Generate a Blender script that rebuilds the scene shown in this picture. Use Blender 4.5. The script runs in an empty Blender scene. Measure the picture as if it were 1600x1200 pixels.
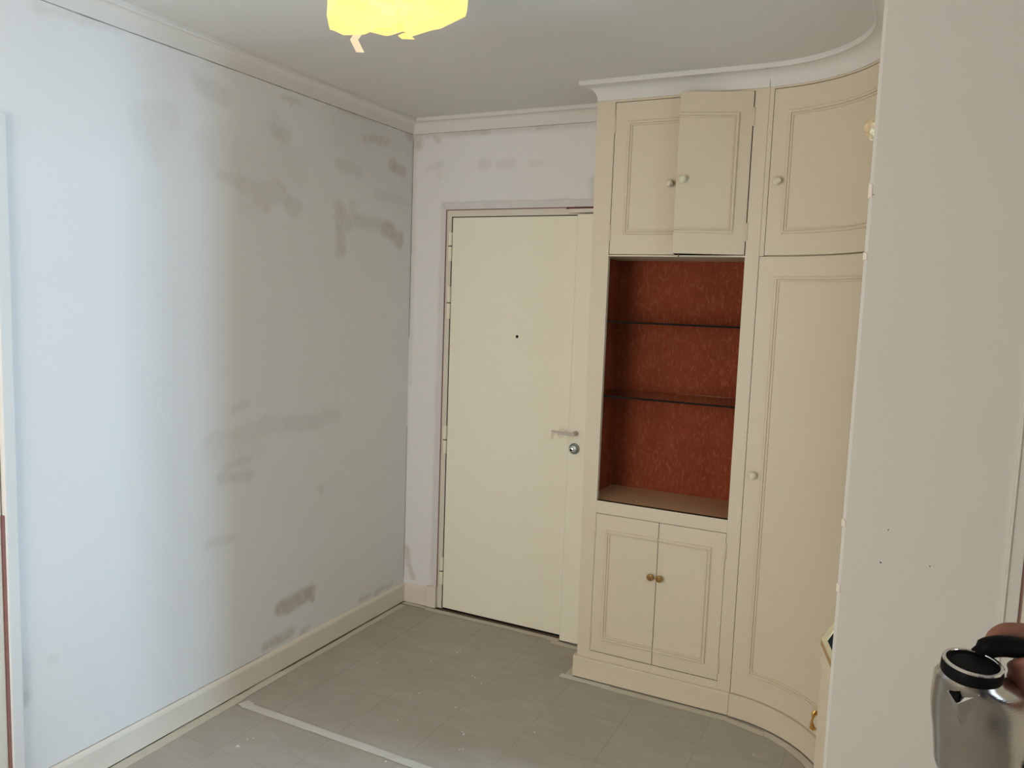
import bpy, bmesh, math, random
from mathutils import Vector, Matrix, noise
random.seed(7)
S = bpy.context.scene
COL = S.collection
PI = math.pi

# ------------------------------------------------------------------ camera
CAM = Vector((2.3273, -3.4694, 1.6276))
YAW, PITCH, ROLL, FPX = 0.4600, -0.1043, 0.0358, 1241.37
fw = Vector((-math.sin(YAW)*math.cos(PITCH), math.cos(YAW)*math.cos(PITCH), math.sin(PITCH)))
rt0 = Vector((math.cos(YAW), math.sin(YAW), 0)); up0 = rt0.cross(fw)
RT = math.cos(ROLL)*rt0 + math.sin(ROLL)*up0
UP = -math.sin(ROLL)*rt0 + math.cos(ROLL)*up0
cd = bpy.data.cameras.new('camera'); cam = bpy.data.objects.new('camera', cd); COL.objects.link(cam)
cd.sensor_fit = 'HORIZONTAL'; cd.sensor_width = 36; cd.lens = 36*FPX/1600; cd.clip_start = .02
cam.matrix_world = Matrix(((RT.x, UP.x, -fw.x, CAM.x), (RT.y, UP.y, -fw.y, CAM.y), (RT.z, UP.z, -fw.z, CAM.z), (0, 0, 0, 1)))
S.camera = cam

# ------------------------------------------------------------------ light, exposure
S.view_settings.view_transform = 'Standard'; S.view_settings.look = 'None'
S.view_settings.gamma = 1; S.view_settings.use_curve_mapping = False
S.view_settings.exposure = 0.05
W = bpy.data.worlds.new('sky'); S.world = W; W.use_nodes = True
W.node_tree.nodes['Background'].inputs[0].default_value = (.62, .78, 1, 1)
W.node_tree.nodes['Background'].inputs[1].default_value = 1.0
WIN = dict(y0=-4.2, y1=-2.6, z0=.12, z1=2.3, x=6.5)   # french window in the far right wall of the near room
def area(name, loc, rot, sx, sy, power, col):
    l = bpy.data.lights.new(name, 'AREA'); l.shape = 'RECTANGLE'; l.size = sx; l.size_y = sy
    l.energy = power; l.color = col
    o = bpy.data.objects.new(name, l); COL.objects.link(o); o.location = loc; o.rotation_euler = rot
    return o
area('window_daylight', (WIN['x']+.12, (WIN['y0']+WIN['y1'])/2, (WIN['z0']+WIN['z1'])/2), (PI/2, 0, PI/2),
     WIN['y1']-WIN['y0'], WIN['z1']-WIN['z0'], 22, (.8, .9, 1))
WIN2 = dict(y0=-.64, y1=-.08, z0=.85, z1=2.3, x=4.2)   # unseen window added behind the partition to light the left wall
area('added_side_fill', (WIN2['x']+.1, (WIN2['y0']+WIN2['y1'])/2, (WIN2['z0']+WIN2['z1'])/2), (PI/2, 0, PI/2),
     WIN2['y1']-WIN2['y0'], WIN2['z1']-WIN2['z0'], 172, (.46, .73, 1))
WIN3 = dict(x0=.2, x1=1.4, z0=.5, z1=2.25)   # unseen window added as warm fill, in the wall behind the camera
area('added_back_fill', ((WIN3['x0']+WIN3['x1'])/2, -4.7, (WIN3['z0']+WIN3['z1'])/2), (PI/2, 0, 0), WIN3['x1']-WIN3['x0'], WIN3['z1']-WIN3['z0'], 56, (1, .93, .86))

# ------------------------------------------------------------------ measures
H = 2.517            # ceiling
YC = -.3334          # front of the display cabinet
XR = 2.23            # right hand wall of the far room
YN = -1.63           # near partition face
YB = -4.6            # wall behind the camera
XE = WIN['x']             # far right wall of near room
CX, CY, RC = 1.79, -.775, .44   # curved cupboard arc

# ------------------------------------------------------------------ helpers
def mat(name, col, rough=.6, var=.05, scale=6, bump=0, bscale=60, metal=0, spec=.4, col2=None, stretch=None):
    m = bpy.data.materials.new(name); m.use_nodes = True; nt = m.node_tree; N = nt.nodes; L = nt.links
    b = N['Principled BSDF']; b.inputs['Roughness'].default_value = rough; b.inputs['Metallic'].default_value = metal
    b.inputs['Specular IOR Level'].default_value = spec
    tc = N.new('ShaderNodeTexCoord'); mp = N.new('ShaderNodeMapping'); L.new(tc.outputs['Object'], mp.inputs[0])
    if stretch: mp.inputs['Scale'].default_value = stretch
    nz = N.new('ShaderNodeTexNoise'); nz.inputs['Scale'].default_value = scale; nz.inputs['Detail'].default_value = 5
    L.new(mp.outputs[0], nz.inputs['Vector'])
    cr = N.new('ShaderNodeMix'); cr.data_type = 'RGBA'
    a = [max(0, c*(1-var)) for c in col]; c2 = col2 or [min(1, c*(1+var)) for c in col]
    cr.inputs[6].default_value = (*a, 1); cr.inputs[7].default_value = (*c2, 1)
    L.new(nz.outputs['Fac'], cr.inputs[0]); L.new(cr.outputs[2], b.inputs['Base Color'])
    if bump:
        n2 = N.new('ShaderNodeTexNoise'); n2.inputs['Scale'].default_value = bscale; n2.inputs['Detail'].default_value = 4
        L.new(mp.outputs[0], n2.inputs['Vector'])
        bp = N.new('ShaderNodeBump'); bp.inputs['Strength'].default_value = bump; bp.inputs['Distance'].default_value = .002
        L.new(n2.outputs['Fac'], bp.inputs['Height']); L.new(bp.outputs[0], b.inputs['Normal'])
    m['out'] = cr.name
    return m

def stain_mat(name, col, stain, stain2, rough=.85, bump=.15):
    """painted plaster with filler patches: colour attribute 'stain' holds where filler shows through"""
    m = mat(name, col, rough, .015, 3, bump, 45, spec=.25); nt = m.node_tree; N = nt.nodes; L = nt.links
    b = N['Principled BSDF']; base = N[m['out']]
    at = N.new('ShaderNodeAttribute'); at.attribute_name = 'stain'
    nz = N.new('ShaderNodeTexNoise'); nz.inputs['Scale'].default_value = 28; nz.inputs['Detail'].default_value = 6; nz.inputs['Distortion'].default_value = .6
    tc = N.new('ShaderNodeTexCoord'); L.new(tc.outputs['Object'], nz.inputs['Vector'])
    r = N.new('ShaderNodeMapRange'); r.inputs[1].default_value = .3; r.inputs[2].default_value = .65; r.inputs[3].default_value = .6; r.inputs[4].default_value = 1.05
    L.new(nz.outputs['Fac'], r.inputs[0])
    mu = N.new('ShaderNodeMath'); mu.operation = 'MULTIPLY'; mu.use_clamp = True
    sep = N.new('ShaderNodeSeparateColor'); L.new(at.outputs['Color'], sep.inputs[0])
    L.new(sep.outputs[0], mu.inputs[0]); L.new(r.outputs[0], mu.inputs[1])
    sc = N.new('ShaderNodeMix'); sc.data_type = 'RGBA'; sc.inputs[6].default_value = (*stain, 1); sc.inputs[7].default_value = (*stain2, 1)
    L.new(sep.outputs[1], sc.inputs[0])
    mx = N.new('ShaderNodeMix'); mx.data_type = 'RGBA'
    L.new(mu.outputs[0], mx.inputs[0]); L.new(base.outputs[2], mx.inputs[6]); L.new(sc.outputs[2], mx.inputs[7])
    L.new(mx.outputs[2], b.inputs['Base Color'])
    return m

M = {}
M['wall'] = stain_mat('white_wall_paint', (.80, .785, .76), (.45, .41, .345), (.42, .32, .25))
M['wall2'] = stain_mat('white_wall_paint_near', (.76, .745, .71), (.40, .36, .31), (.36, .27, .21))
M['unseenwall'] = mat('unseen_wall_bounce_tan', (.52, .42, .32), .8, .03, 3)  # unseen walls, tan chosen to cut and warm the bounced light
M['partition'] = stain_mat('greyish_partition_paint', (.62, .605, .55), (.40, .36, .31), (.36, .27, .21))
M['dark_line'] = mat('dark_line_brown', (.22, .19, .155), .95, .3, 30)  # dark brown for painted gap shadows, the corner lines and the door seam
M['ceil'] = mat('ceiling_paint', (.74, .725, .68), .9, .03, 2, .1, 40, spec=.2)
M['cornice'] = mat('cornice_plaster', (.74, .71, .66), .8, .03, 5, .15, 40, spec=.25)
M['cream'] = mat('cream_gloss_paint', (.70, .605, .45), .5, .025, 4, .12, 35, spec=.4)
M['base'] = mat('baseboard_paint', (.76, .69, .59), .55, .04, 8, .2, 30)
M['door'] = mat('door_cream_enamel', (.92, .86, .69), .5, .03, 3, .1, 30, col2=(.90, .87, .70))
M['frame'] = mat('metal_frame_paint', (.72, .67, .56), .55, .04, 9, .1, 30)
M['casing'] = mat('casing_primer', (.70, .665, .65), .8, .08, 12, .3, 40)
M['redline'] = mat('old_red_paint', (.25, .125, .115), .8, .3, 25)
M['redtop'] = mat('dark_red_paint', (.16, .03, .022), .7, .2, 20)
M['dark'] = mat('dark_gap', (.014, .012, .010), .95, spec=.03)
M['brass'] = mat('aged_brass', (.34, .21, .07), .35, .3, 60, metal=.9)
M['brass2'] = mat('polished_brass', (.60, .36, .10), .3, .2, 60, metal=.9)
M['tape'] = mat('masking_tape', (.74, .68, .50), .65, .10, 70, .5, 120)
M['tape_yellow'] = mat('yellow_tape', (.70, .54, .32), .75, .12, 50, .4, 90)
M['tape_white'] = mat('pale_tape', (.80, .78, .70), .65, .06, 40, .3, 80)
M['tape_floor'] = mat('floor_tape', (.60, .56, .45), .5, .12, 14, .3, 60)
M['tape_floor2'] = mat('floor_tape_pale', (.64, .61, .53), .5, .10, 14, .3, 60)
M['steel_lock'] = mat('lock_grey_metal', (.33, .36, .36), .4, .15, 60, metal=.8)
M['grey_handle'] = mat('handle_painted', (.58, .53, .47), .5, .1, 40)
M['nichefloor'] = mat('tan_niche_tone', (.60, .37, .20), .5, .06, 10, .1, 30)  # one even tan for the niche floor
M['wood'] = mat('raw_wood_edge', (.43, .265, .115), .8, .15, 30, .2, 60)
M['black'] = mat('black_plastic', (.005, .005, .0055), .5, .1, 20, spec=.07)
M['blackgloss'] = mat('black_lid', (.003, .003, .003), .6, .1, 20, spec=.05)
M['chrome'] = mat('chrome_ring', (.82, .82, .82), .12, .02, 10, metal=1)
M['crumb'] = mat('plaster_crumb', (.75, .73, .68), .9)
M['dowel'] = mat('floor_boards', (.30, .22, .14), .6, .2, 5)

def floor_mat():
    m = mat('grey_protective_paper', (.415, .375, .31), .62, .09, 3.2, .25, 30, spec=.35); N = m.node_tree.nodes; L = m.node_tree.links
    b = N['Principled BSDF']; base = N[m['out']]
    tc = N.new('ShaderNodeTexCoord')
    mp = N.new('ShaderNodeMapping'); mp.inputs['Rotation'].default_value = (0, 0, .35); mp.inputs['Scale'].default_value = (1, 2.4, 1); L.new(tc.outputs['Object'], mp.inputs[0])
    nz = N.new('ShaderNodeTexNoise'); nz.inputs['Scale'].default_value = 5; nz.inputs['Detail'].default_value = 7; nz.inputs['Distortion'].default_value = 1.2
    L.new(mp.outputs[0], nz.inputs['Vector'])
    r = N.new('ShaderNodeMapRange'); r.inputs[1].default_value = .46; r.inputs[2].default_value = .80; r.inputs[4].default_value = .38
    L.new(nz.outputs['Fac'], r.inputs[0])
    mx = N.new('ShaderNodeMix'); mx.data_type = 'RGBA'; mx.inputs[7].default_value = (.56, .53, .47, 1)
    L.new(r.outputs[0], mx.inputs[0]); L.new(base.outputs[2], mx.inputs[6]); L.new(mx.outputs[2], b.inputs['Base Color'])
    return m
M['floor'] = floor_mat()
M['groove'] = mat('paper_joint_shade', (.36, .325, .265), .8)  # darker than the sheet, joint shade put into the colour

def niche_mat():
    m = mat('red_brown_wallpaper', (.265, .055, .020), .75, .25, 5, .1, 60, spec=.12); N = m.node_tree.nodes; L = m.node_tree.links
    b = N['Principled BSDF']; base = N[m['out']]
    tc = N.new('ShaderNodeTexCoord')
    mp = N.new('ShaderNodeMapping'); mp.inputs['Rotation'].default_value = (.3, .55, .2); mp.inputs['Scale'].default_value = (2.6, 1, .9); L.new(tc.outputs['Object'], mp.inputs[0])
    nz = N.new('ShaderNodeTexNoise'); nz.inputs['Scale'].default_value = 15; nz.inputs['Detail'].default_value = 4; nz.inputs['Distortion'].default_value = 3.0
    L.new(mp.outputs[0], nz.inputs['Vector'])
    r = N.new('ShaderNodeMapRange'); r.inputs[1].default_value = .50; r.inputs[2].default_value = .74; r.inputs[3].default_value = 0; r.inputs[4].default_value = .62
    L.new(nz.outputs['Fac'], r.inputs[0])
    mx = N.new('ShaderNodeMix'); mx.data_type = 'RGBA'; mx.inputs[7].default_value = (.46, .145, .075, 1)
    L.new(r.outputs[0], mx.inputs[0]); L.new(base.outputs[2], mx.inputs[6]); L.new(mx.outputs[2], b.inputs['Base Color'])
    return m
M['niche'] = niche_mat()

def steel_mat():
    m = mat('brushed_steel', (.52, .51, .49), .19, .08, 30, .12, 90, metal=1, stretch=(1, 1, 8))
    m.node_tree.nodes['Principled BSDF'].inputs['Anisotropic'].default_value = .4
    return m
M['steel'] = steel_mat()

def glass_mat():
    m = bpy.data.materials.new('shelf_glass'); m.use_nodes = True; N = m.node_tree.nodes; L = m.node_tree.links
    b = N['Principled BSDF']; b.inputs['Base Color'].default_value = (.55, .66, .60, 1); b.inputs['Roughness'].default_value = .03
    b.inputs['Transmission Weight'].default_value = 1; b.inputs['IOR'].default_value = 1.28
    return m
M['glass'] = glass_mat()
M['glassedge'] = mat('glass_edge', (.012, .011, .009), .7, .1, 30, spec=.05)

def bag_mat():
    m = bpy.data.materials.new('yellow_lit_film'); m.use_nodes = True; N = m.node_tree.nodes; L = m.node_tree.links
    b = N['Principled BSDF']; b.inputs['Base Color'].default_value = (.60, .52, .20, 1); b.inputs['Roughness'].default_value = .4
    tr = N.new('ShaderNodeBsdfTranslucent'); tr.inputs[0].default_value = (.9, .72, .32, 1)
    em = N.new('ShaderNodeEmission')
    tc = N.new('ShaderNodeTexCoord'); nz = N.new('ShaderNodeTexNoise'); nz.inputs['Scale'].default_value = 9; nz.inputs['Detail'].default_value = 2; nz.inputs['Distortion'].default_value = 2.5
    L.new(tc.outputs['Object'], nz.inputs['Vector'])
    cr = N.new('ShaderNodeMix'); cr.data_type = 'RGBA'; cr.inputs[6].default_value = (1.0, .62, .15, 1); cr.inputs[7].default_value = (1, .84, .46, 1)
    L.new(nz.outputs['Fac'], cr.inputs[0]); L.new(cr.outputs[2], em.inputs[0]); em.inputs[1].default_value = .66
    mx = N.new('ShaderNodeMixShader'); mx.inputs[0].default_value = .5
    ad = N.new('ShaderNodeAddShader')
    L.new(b.outputs[0], mx.inputs[1]); L.new(tr.outputs[0], mx.inputs[2])
    L.new(mx.outputs[0], ad.inputs[0]); L.new(em.outputs[0], ad.inputs[1]); L.new(ad.outputs[0], N['Material Output'].inputs[0])
    return m
M['bag'] = bag_mat()
M['skin'] = mat('skin', (.25, .105, .07), .55, .15, 40, .4, 120, col2=(.34, .14, .095))
M['skin'].node_tree.nodes['Principled BSDF'].inputs['Subsurface Weight'].default_value = .08
M['skin'].node_tree.nodes['Principled BSDF'].inputs['Subsurface Radius'].default_value = (.01, .004, .002)
M['nail'] = mat('nail', (.58, .36, .30), .35, .05, 30)
M['sweater'] = mat('dark_grey_knit', (.05, .052, .06), .9, .2, 60, .4, 200)
M['trousers'] = mat('worn_blue_denim', (.06, .08, .13), .9, .2, 50, .4, 200)
M['hair'] = mat('dark_hair', (.03, .02, .015), .6, .3, 80, .5, 200)
M['shoe'] = mat('dark_leather', (.03, .026, .024), .5, .2, 30)

class MB:
    def __init__(s): s.v = []; s.f = []; s.smooth = False
    def add(s, v, f):
        o = len(s.v); s.v += [tuple(p) for p in v]; s.f += [tuple(i+o for i in q) for q in f]; return s
    def box(s, a, b):
        x0, y0, z0 = a; x1, y1, z1 = b
        return s.add([(x0,y0,z0),(x1,y0,z0),(x1,y1,z0),(x0,y1,z0),(x0,y0,z1),(x1,y0,z1),(x1,y1,z1),(x0,y1,z1)],
                     [(3,2,1,0),(4,5,6,7),(0,1,5,4),(1,2,6,5),(2,3,7,6),(3,0,4,7)])
    def hexa(s, p):   # eight points: bottom loop then top loop (ccw seen from above)
        return s.add(p, [(3,2,1,0),(4,5,6,7),(0,1,5,4),(1,2,6,5),(2,3,7,6),(3,0,4,7)])
    def loft(s, rings, cap0=True, cap1=True, closed=True):
        n = len(rings[0]); v = [p for r in rings for p in r]; f = []
        for i in range(len(rings)-1):
            for j in range(n if closed else n-1):
                k = (j+1) % n
                f.append((i*n+j, i*n+k, (i+1)*n+k, (i+1)*n+j))
        if cap0: f.append(tuple(reversed(range(n))))
        if cap1: f.append(tuple(range((len(rings)-1)*n, len(rings)*n)))
        return s.add(v, f)
    def lathe(s, prof, c=(0,0,0), axis='z', n=24, cap0=True, cap1=True):
        rings = []
        for r, h in prof:
            ring = []
            for j in range(n):
                t = 2*PI*j/n; a, b = r*math.cos(t), r*math.sin(t)
                if axis == 'z': ring.append((c[0]+a, c[1]+b, c[2]+h))
                elif axis == '-y': ring.append((c[0]+a, c[1]-h, c[2]+b))
                elif axis == '-x': ring.append((c[0]-h, c[1]-a, c[2]+b))
            rings.append(ring)
        return s.loft(rings, cap0, cap1)
    def tube(s, pts, rad, n=10):
        pts = [Vector(p) for p in pts]; rings = []; up = None
        for i, p in enumerate(pts):
            d = (pts[min(i+1, len(pts)-1)]-pts[max(i-1, 0)]).normalized()
            if up is None: up = d.orthogonal().normalized()
            up = (up - d*up.dot(d)).normalized(); w = d.cross(up)
            r = rad[i] if isinstance(rad, (list, tuple)) else rad
            if not isinstance(r, tuple): r = (r, r)
            rings.append([p+up*math.cos(2*PI*j/n)*r[0]+w*math.sin(2*PI*j/n)*r[1] for j in range(n)])
        return s.loft(rings)
    def sweep(s, path, prof, side=1, closed=False):
        """profile (offset, z) swept along a plan path; offset goes to the right of travel when side = 1"""
        P = [Vector(p) for p in path]; n = len(P); rings = []
        for i in range(n):
            ns = []
            for a, b in ((i-1, i), (i, i+1)):
                if a < 0 or b > n-1: continue
                d = (P[b]-P[a]).normalized(); ns.append(Vector((d.y, -d.x))*side)
            nn = sum(ns, Vector((0, 0))); nn.normalize(); k = 1/max(.3, nn.dot(ns[0]))
            rings.append([(P[i].x+nn.x*o*k, P[i].y+nn.y*o*k, z) for o, z in prof])
        return s.loft(rings)
    def build(s, name, m, parent=None, smooth=False, bevel=0, fix=True):
        me = bpy.data.meshes.new(name); me.from_pydata(s.v, [], s.f); me.update()
        if fix:
            bm = bmesh.new(); bm.from_mesh(me); bmesh.ops.recalc_face_normals(bm, faces=bm.faces); bm.to_mesh(me); bm.free()
        me.materials.append(m)
        if smooth:
            for p in me.polygons: p.use_smooth = True
            me.set_sharp_from_angle(angle=math.radians(smooth if smooth > 1 else 40))
        o = bpy.data.objects.new(name, me); COL.objects.link(o)
        if parent: o.parent = parent
        if bevel:
            b = o.modifiers.new('bevel', 'BEVEL'); b.width = bevel; b.segments = 2; b.limit_method = 'ANGLE'; b.angle_limit = math.radians(50)
        return o
def label(o, l): o['label'] = l; return o
def struct(o, l=None):
    o['kind'] = 'structure'
    if l: o['label'] = l
    return o
def thing(name, l, cat, group=None):
    o = bpy.data.objects.new(name, None); COL.objects.link(o); o.empty_display_size = .05
    o['label'] = l; o['category'] = cat
    if group: o['group'] = group
    return o
def tag(o, l, cat, group=None):
    o['label'] = l; o['category'] = cat
    if group: o['group'] = group
    return o
def arc(th, r=RC): t = math.radians(th); return (CX+r*math.sin(t), CY+r*math.cos(t))
def arcs(a, b, n, r=RC): return [arc(a+(b-a)*i/n, r) for i in range(n+1)]

# pixel -> left wall / back wall points, used for the shapes of the filler patches
def ray(u, v): return RT*((u-800)/FPX) - UP*((v-600)/FPX) + fw
def on(u, v, ax, val):
    d = ray(u, v); i = 'xyz'.index(ax); return CAM + d*((val-CAM[i])/d[i])

# ------------------------------------------------------------------ stained wall grids
def seg_dist(p, a, b):
    ab = b-a; l = ab.length_squared
    t = 0 if l == 0 else max(0, min(1, (p-a).dot(ab)/l))
    return (p-(a+ab*t)).length
def wall_grid(name, origin, ux, uz, nu, nz, strokes, m, hole=None):
    """grid of points origin + i*ux + j*uz, with filler patches painted in a colour attribute"""
    v = []; f = []; st = []
    o = Vector(origin); ux = Vector(ux); uz = Vector(uz); un = ux.normalized(); zn = uz.normalized()
    S2 = []
    for pts, half, soft, s, tone in strokes:
        q = [Vector(((p-o).dot(un), (p-o).dot(zn))) for p in pts]
        pad = half+soft+.02
        s *= .82; S2.append((q, half, soft*1.15, s, tone, min(a.x for a in q)-pad, max(a.x for a in q)+pad, min(a.y for a in q)-pad, max(a.y for a in q)+pad))
    for j in range(nz+1):
        for i in range(nu+1):
            P = o+ux*i+uz*j; v.append(P); best = 0; tn = 0
            p2 = Vector((ux.length*i, uz.length*j))
            for q, half, soft, s, tone, x0, x1, y0, y1 in S2:
                if not (x0 < p2.x < x1 and y0 < p2.y < y1): continue
                wob = noise.noise(P*14)*.30*(half+soft)
                d = min(seg_dist(p2, q[k], q[k+1]) for k in range(len(q)-1)) + wob
                k = 1-max(0, min(1, (d-half)/soft)); k = k*k*(3-2*k)*s
                if k > best: best = k; tn = tone
            st.append((best, tn))
    for j in range(nz):
        for i in range(nu):
            if hole and hole(o+ux*(i+.5)+uz*(j+.5)): continue
            a = j*(nu+1)+i; f.append((a, a+1, a+nu+2, a+nu+1))
    me = bpy.data.meshes.new(name); me.from_pydata([tuple(p) for p in v], [], f); me.materials.append(m)
    at = me.color_attributes.new('stain', 'FLOAT_COLOR', 'POINT')
    for k, (b, t) in enumerate(st): at.data[k].color = (b, t, 0, 1)
    ob = bpy.data.objects.new(name, me); COL.objects.link(ob)
    return ob
def LW(px, half, soft, s, tone=0): return ([on(u, v, 'x', 0) for u, v in px], half, soft, s, tone)
def BW(px, half, soft, s, tone=0): return ([on(u, v, 'y', 0) for u, v in px], half, soft, s, tone)
left_strokes = [
    LW([(316, 132), (348, 152)], .018, .03, .30), LW([(305, 124), (318, 135)], .004, .03, .25),
    LW([(430, 200), (444, 212)], .016, .03, .42), LW([(424, 192), (440, 210)], .03, .05, .15),
    LW([(345, 272), (382, 288)], .008, .03, .34), LW([(372, 283), (380, 290)], .02, .03, .40),
    LW([(404, 305), (428, 300)], .035, .05, .33), LW([(434, 285), (447, 298)], .003, .012, .5),
    LW([(452, 318), (460, 324)], .025, .03, .36), LW([(402, 312), (418, 322)], .01, .03, .42, .5),
    LW([(345, 238), (400, 260), (450, 262)], .05, .09, .14), LW([(382, 318), (390, 322)], .02, .05, .15),
    LW([(225, 190), (240, 220)], .03, .05, .14), LW([(235, 175), (265, 182)], .02, .04, .16),
    LW([(535, 172), (540, 215)], .03, .05, .20), LW([(560, 200), (640, 228)], .03, .07, .22),
    LW([(570, 214), (606, 222)], .008, .03, .50, .8), LW([(612, 258), (630, 268)], .012, .03, .62, .9),
    LW([(532, 255), (563, 270)], .012, .03, .36), LW([(545, 190), (640, 300)], .10, .12, .16),
    LW([(590, 300), (645, 320)], .01, .03, .30), LW([(530, 322), (534, 392)], .014, .03, .45), LW([(532, 330), (545, 350)], .02, .03, .36),
    LW([(556, 345), (600, 352)], .012, .035, .40), LW([(602, 356), (624, 374)], .022, .03, .72, .6),
    LW([(550, 320), (556, 350)], .006, .03, .28),
    LW([(334, 690), (395, 676), (420, 665)], .02, .04, .24), LW([(420, 665), (480, 660), (524, 648)], .012, .04, .26),
    LW([(355, 730), (392, 715)], .006, .025, .32), LW([(345, 748), (390, 742)], .012, .025, .34, .3),
    LW([(366, 640), (386, 631)], .003, .02, .30), LW([(335, 700), (395, 705)], .03, .05, .14),
    LW([(500, 760), (503, 768)], .006, .015, .32), LW([(325, 850), (362, 842)], .006, .02, .26),
    LW([(438, 952), (485, 928)], .022, .02, .85, .25), LW([(488, 925), (489, 935)], .012, .012, .85, .5),
    LW([(414, 1010), (456, 988)], .012, .016, .62, .1), LW([(472, 988), (482, 980)], .006, .014, .6),
    LW([(562, 938), (578, 930)], .004, .012, .6), LW([(587, 927), (600, 918)], .005, .012, .6), LW([(604, 918), (612, 912)], .004, .012, .45),
    LW([(34, 1030), (36, 1080)], .006, .02, .30), LW([(38, 1088), (39, 1096)], .012, .018, .55), LW([(80, 1030), (84, 1030)], .006, .02, .2),
    LW([(440, 152), (470, 160)], .001, .012, .40, .6), LW([(452, 156), (456, 166)], .0005, .006, .6), LW([(530, 172), (570, 184)], .003, .015, .5),
    LW([(646, 212), (642, 480)], .002, .02, .40), LW([(636, 210), (648, 220)], .01, .02, .6, .8), LW([(638, 620), (631, 900)], .001, .010, .22),
    LW([(60, 12), (190, 46)], .003, .02, .25), LW([(110, 22), (125, 30)], .008, .02, .25),
]
back_strokes = [
    BW([(650, 212), (935, 192)], .004, .025, .42, .4), BW([(705, 207), (765, 205)], .008, .015, .6, .7), BW([(840, 197), (865, 195)], .008, .015, .6, .7),
    BW([(680, 212), (684, 216)], .010, .02, .5, .6), BW([(652, 212), (651, 225)], .02, .03, .6, .8), BW([(782, 200), (795, 200)], .008, .012, .4, .5),
    BW([(672, 262), (688, 258)], .010, .02, .30), BW([(686, 270), (687, 276)], .006, .02, .22),
    BW([(754, 258), (762, 256)], .014, .02, .28), BW([(780, 256), (803, 254)], .010, .02, .26), BW([(830, 256), (845, 254)], .004, .02, .2),
    BW([(648, 225), (640, 600)], .003, .018, .32), BW([(640, 500), (634, 740)], .001, .012, .18),
    BW([(635, 856), (638, 880), (645, 902)], .012, .010, .62), BW([(691, 318), (930, 312)], .002, .008, .30, .7), BW([(690, 320), (673, 900)], .001, .008, .25, .4),
    BW([(688, 470), (686, 600)], .002, .014, .3), BW([(682, 600), (681, 640)], .004, .012, .35), BW([(928, 285), (932, 318)], .01, .03, .35, .5), BW([(876, 314), (886, 312)], .004, .01, .5, .3),
]

# ------------------------------------------------------------------ room shell
fl = struct(MB().box((-.2, YB-.2, -.2), (XE+.2, .2, -.004)).build('floor', M['dowel']))
struct(MB().box((-.2, YB-.2, H), (XE+.2, .2, H+.15)).build('ceiling', M['ceil']))
# left wall: fine grid up to the side door, slab behind
wl = wall_grid('wall_left', (0, -2.056, 0), (0, 2.056/170, 0), (0, 0, H/200), 170, 200, left_strokes, M['wall'])
struct(wl, 'white left wall with brown filler smears')
struct(MB().box((-.2, YB, 0), (-.01, .2, H)).build('wall_left', M['wall']))
struct(MB().box((-.01, YB, 2.1015), (0, -2.056, H)).build('wall_left', M['wall']))
struct(MB().box((-.01, YB, 0), (0, -3.06, 2.1015)).build('wall_left', M['wall']))
# back wall with the entrance door opening
bw = wall_grid('wall_back', (0, 0, 0), (.01, 0, 0), (0, 0, H/252), 114, 252, back_strokes, M['wall'], hole=lambda p: p.x > .205 and p.z < 2.075)
struct(bw, 'white back wall above and beside the entrance door')
struct(MB().box((0, .06, 0), (XE, .2, H)).build('wall_back', M['wall']))
struct(MB().box((1.135, .0, 0), (XE, .06, H)).build('wall_back', M['wall']))
# right wall of the far room with the recess for the low cabinet, partition towards the camera
ky0, ky1 = YN+.1, -.02      # unseen kitchenette added behind the partition for its window light
k_ = MB().box((XR, ky0, 2.12), (XR+.05, -.865, H)).box((XR, -.865, 0), (XR+.05, -.77, H)).box((XR+.05, ky1, 0), (4.4, 0, H)).box((XR+.02, -.80, 0), (XR+.05, ky1, H))  # lintel and jamb shaped to bound that window's light
struct(k_.build('wall_right', M['wall2']))
k2 = MB(); y0, y1, z0, z1 = WIN2['y0'], WIN2['y1'], WIN2['z0'], WIN2['z1']
k2.box((4.2, ky0, 0), (4.4, y0, H)).box((4.2, y1, 0), (4.4, ky1, H)).box((4.2, y0, 0), (4.4, y1, z0)).box((4.2, y0, z1), (4.4, y1, H))
struct(k2.build('wall_added', M['wall2']))
wf = MB()
for a, b in ((y0, y0+.05), ((y0+y1)/2-.025, (y0+y1)/2+.025), (y1-.05, y1)): wf.box((4.22, a, z0), (4.27, b, z1))
wf.box((4.22, y0+.05, z0), (4.27, y1-.05, z0+.05)).box((4.22, y0+.05, z1-.05), (4.27, y1-.05, z1))
struct(wf.build('added_window_2', M['cornice']))
nw = MB()
bv = .007
nw.loft([[(XR, YN+.1, z), (XR, YN+bv, z), (XR+bv, YN, z), (2.538, YN, z), (2.538, YN+.1, z)] for z in (0, H)])
nw.box((2.538, YN, 2.10), (3.42, YN+.1, H)); nw.box((3.42, YN, 0), (XE, YN+.1, H))
pw = struct(nw.build('wall_right', M['partition']), 'white partition wall nearest the camera at right')
for u, v, r in ((1388, 828, .0017), (1376, 879, .002), (1453, 885, .0016), (1365, 304, .0014)):
    p = on(u, v, 'y', YN)
    MB().lathe([(r, -.001), (r*.7, .0006)], p, '-y', 10).build('nail_hole', M['dark'], pw)
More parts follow.
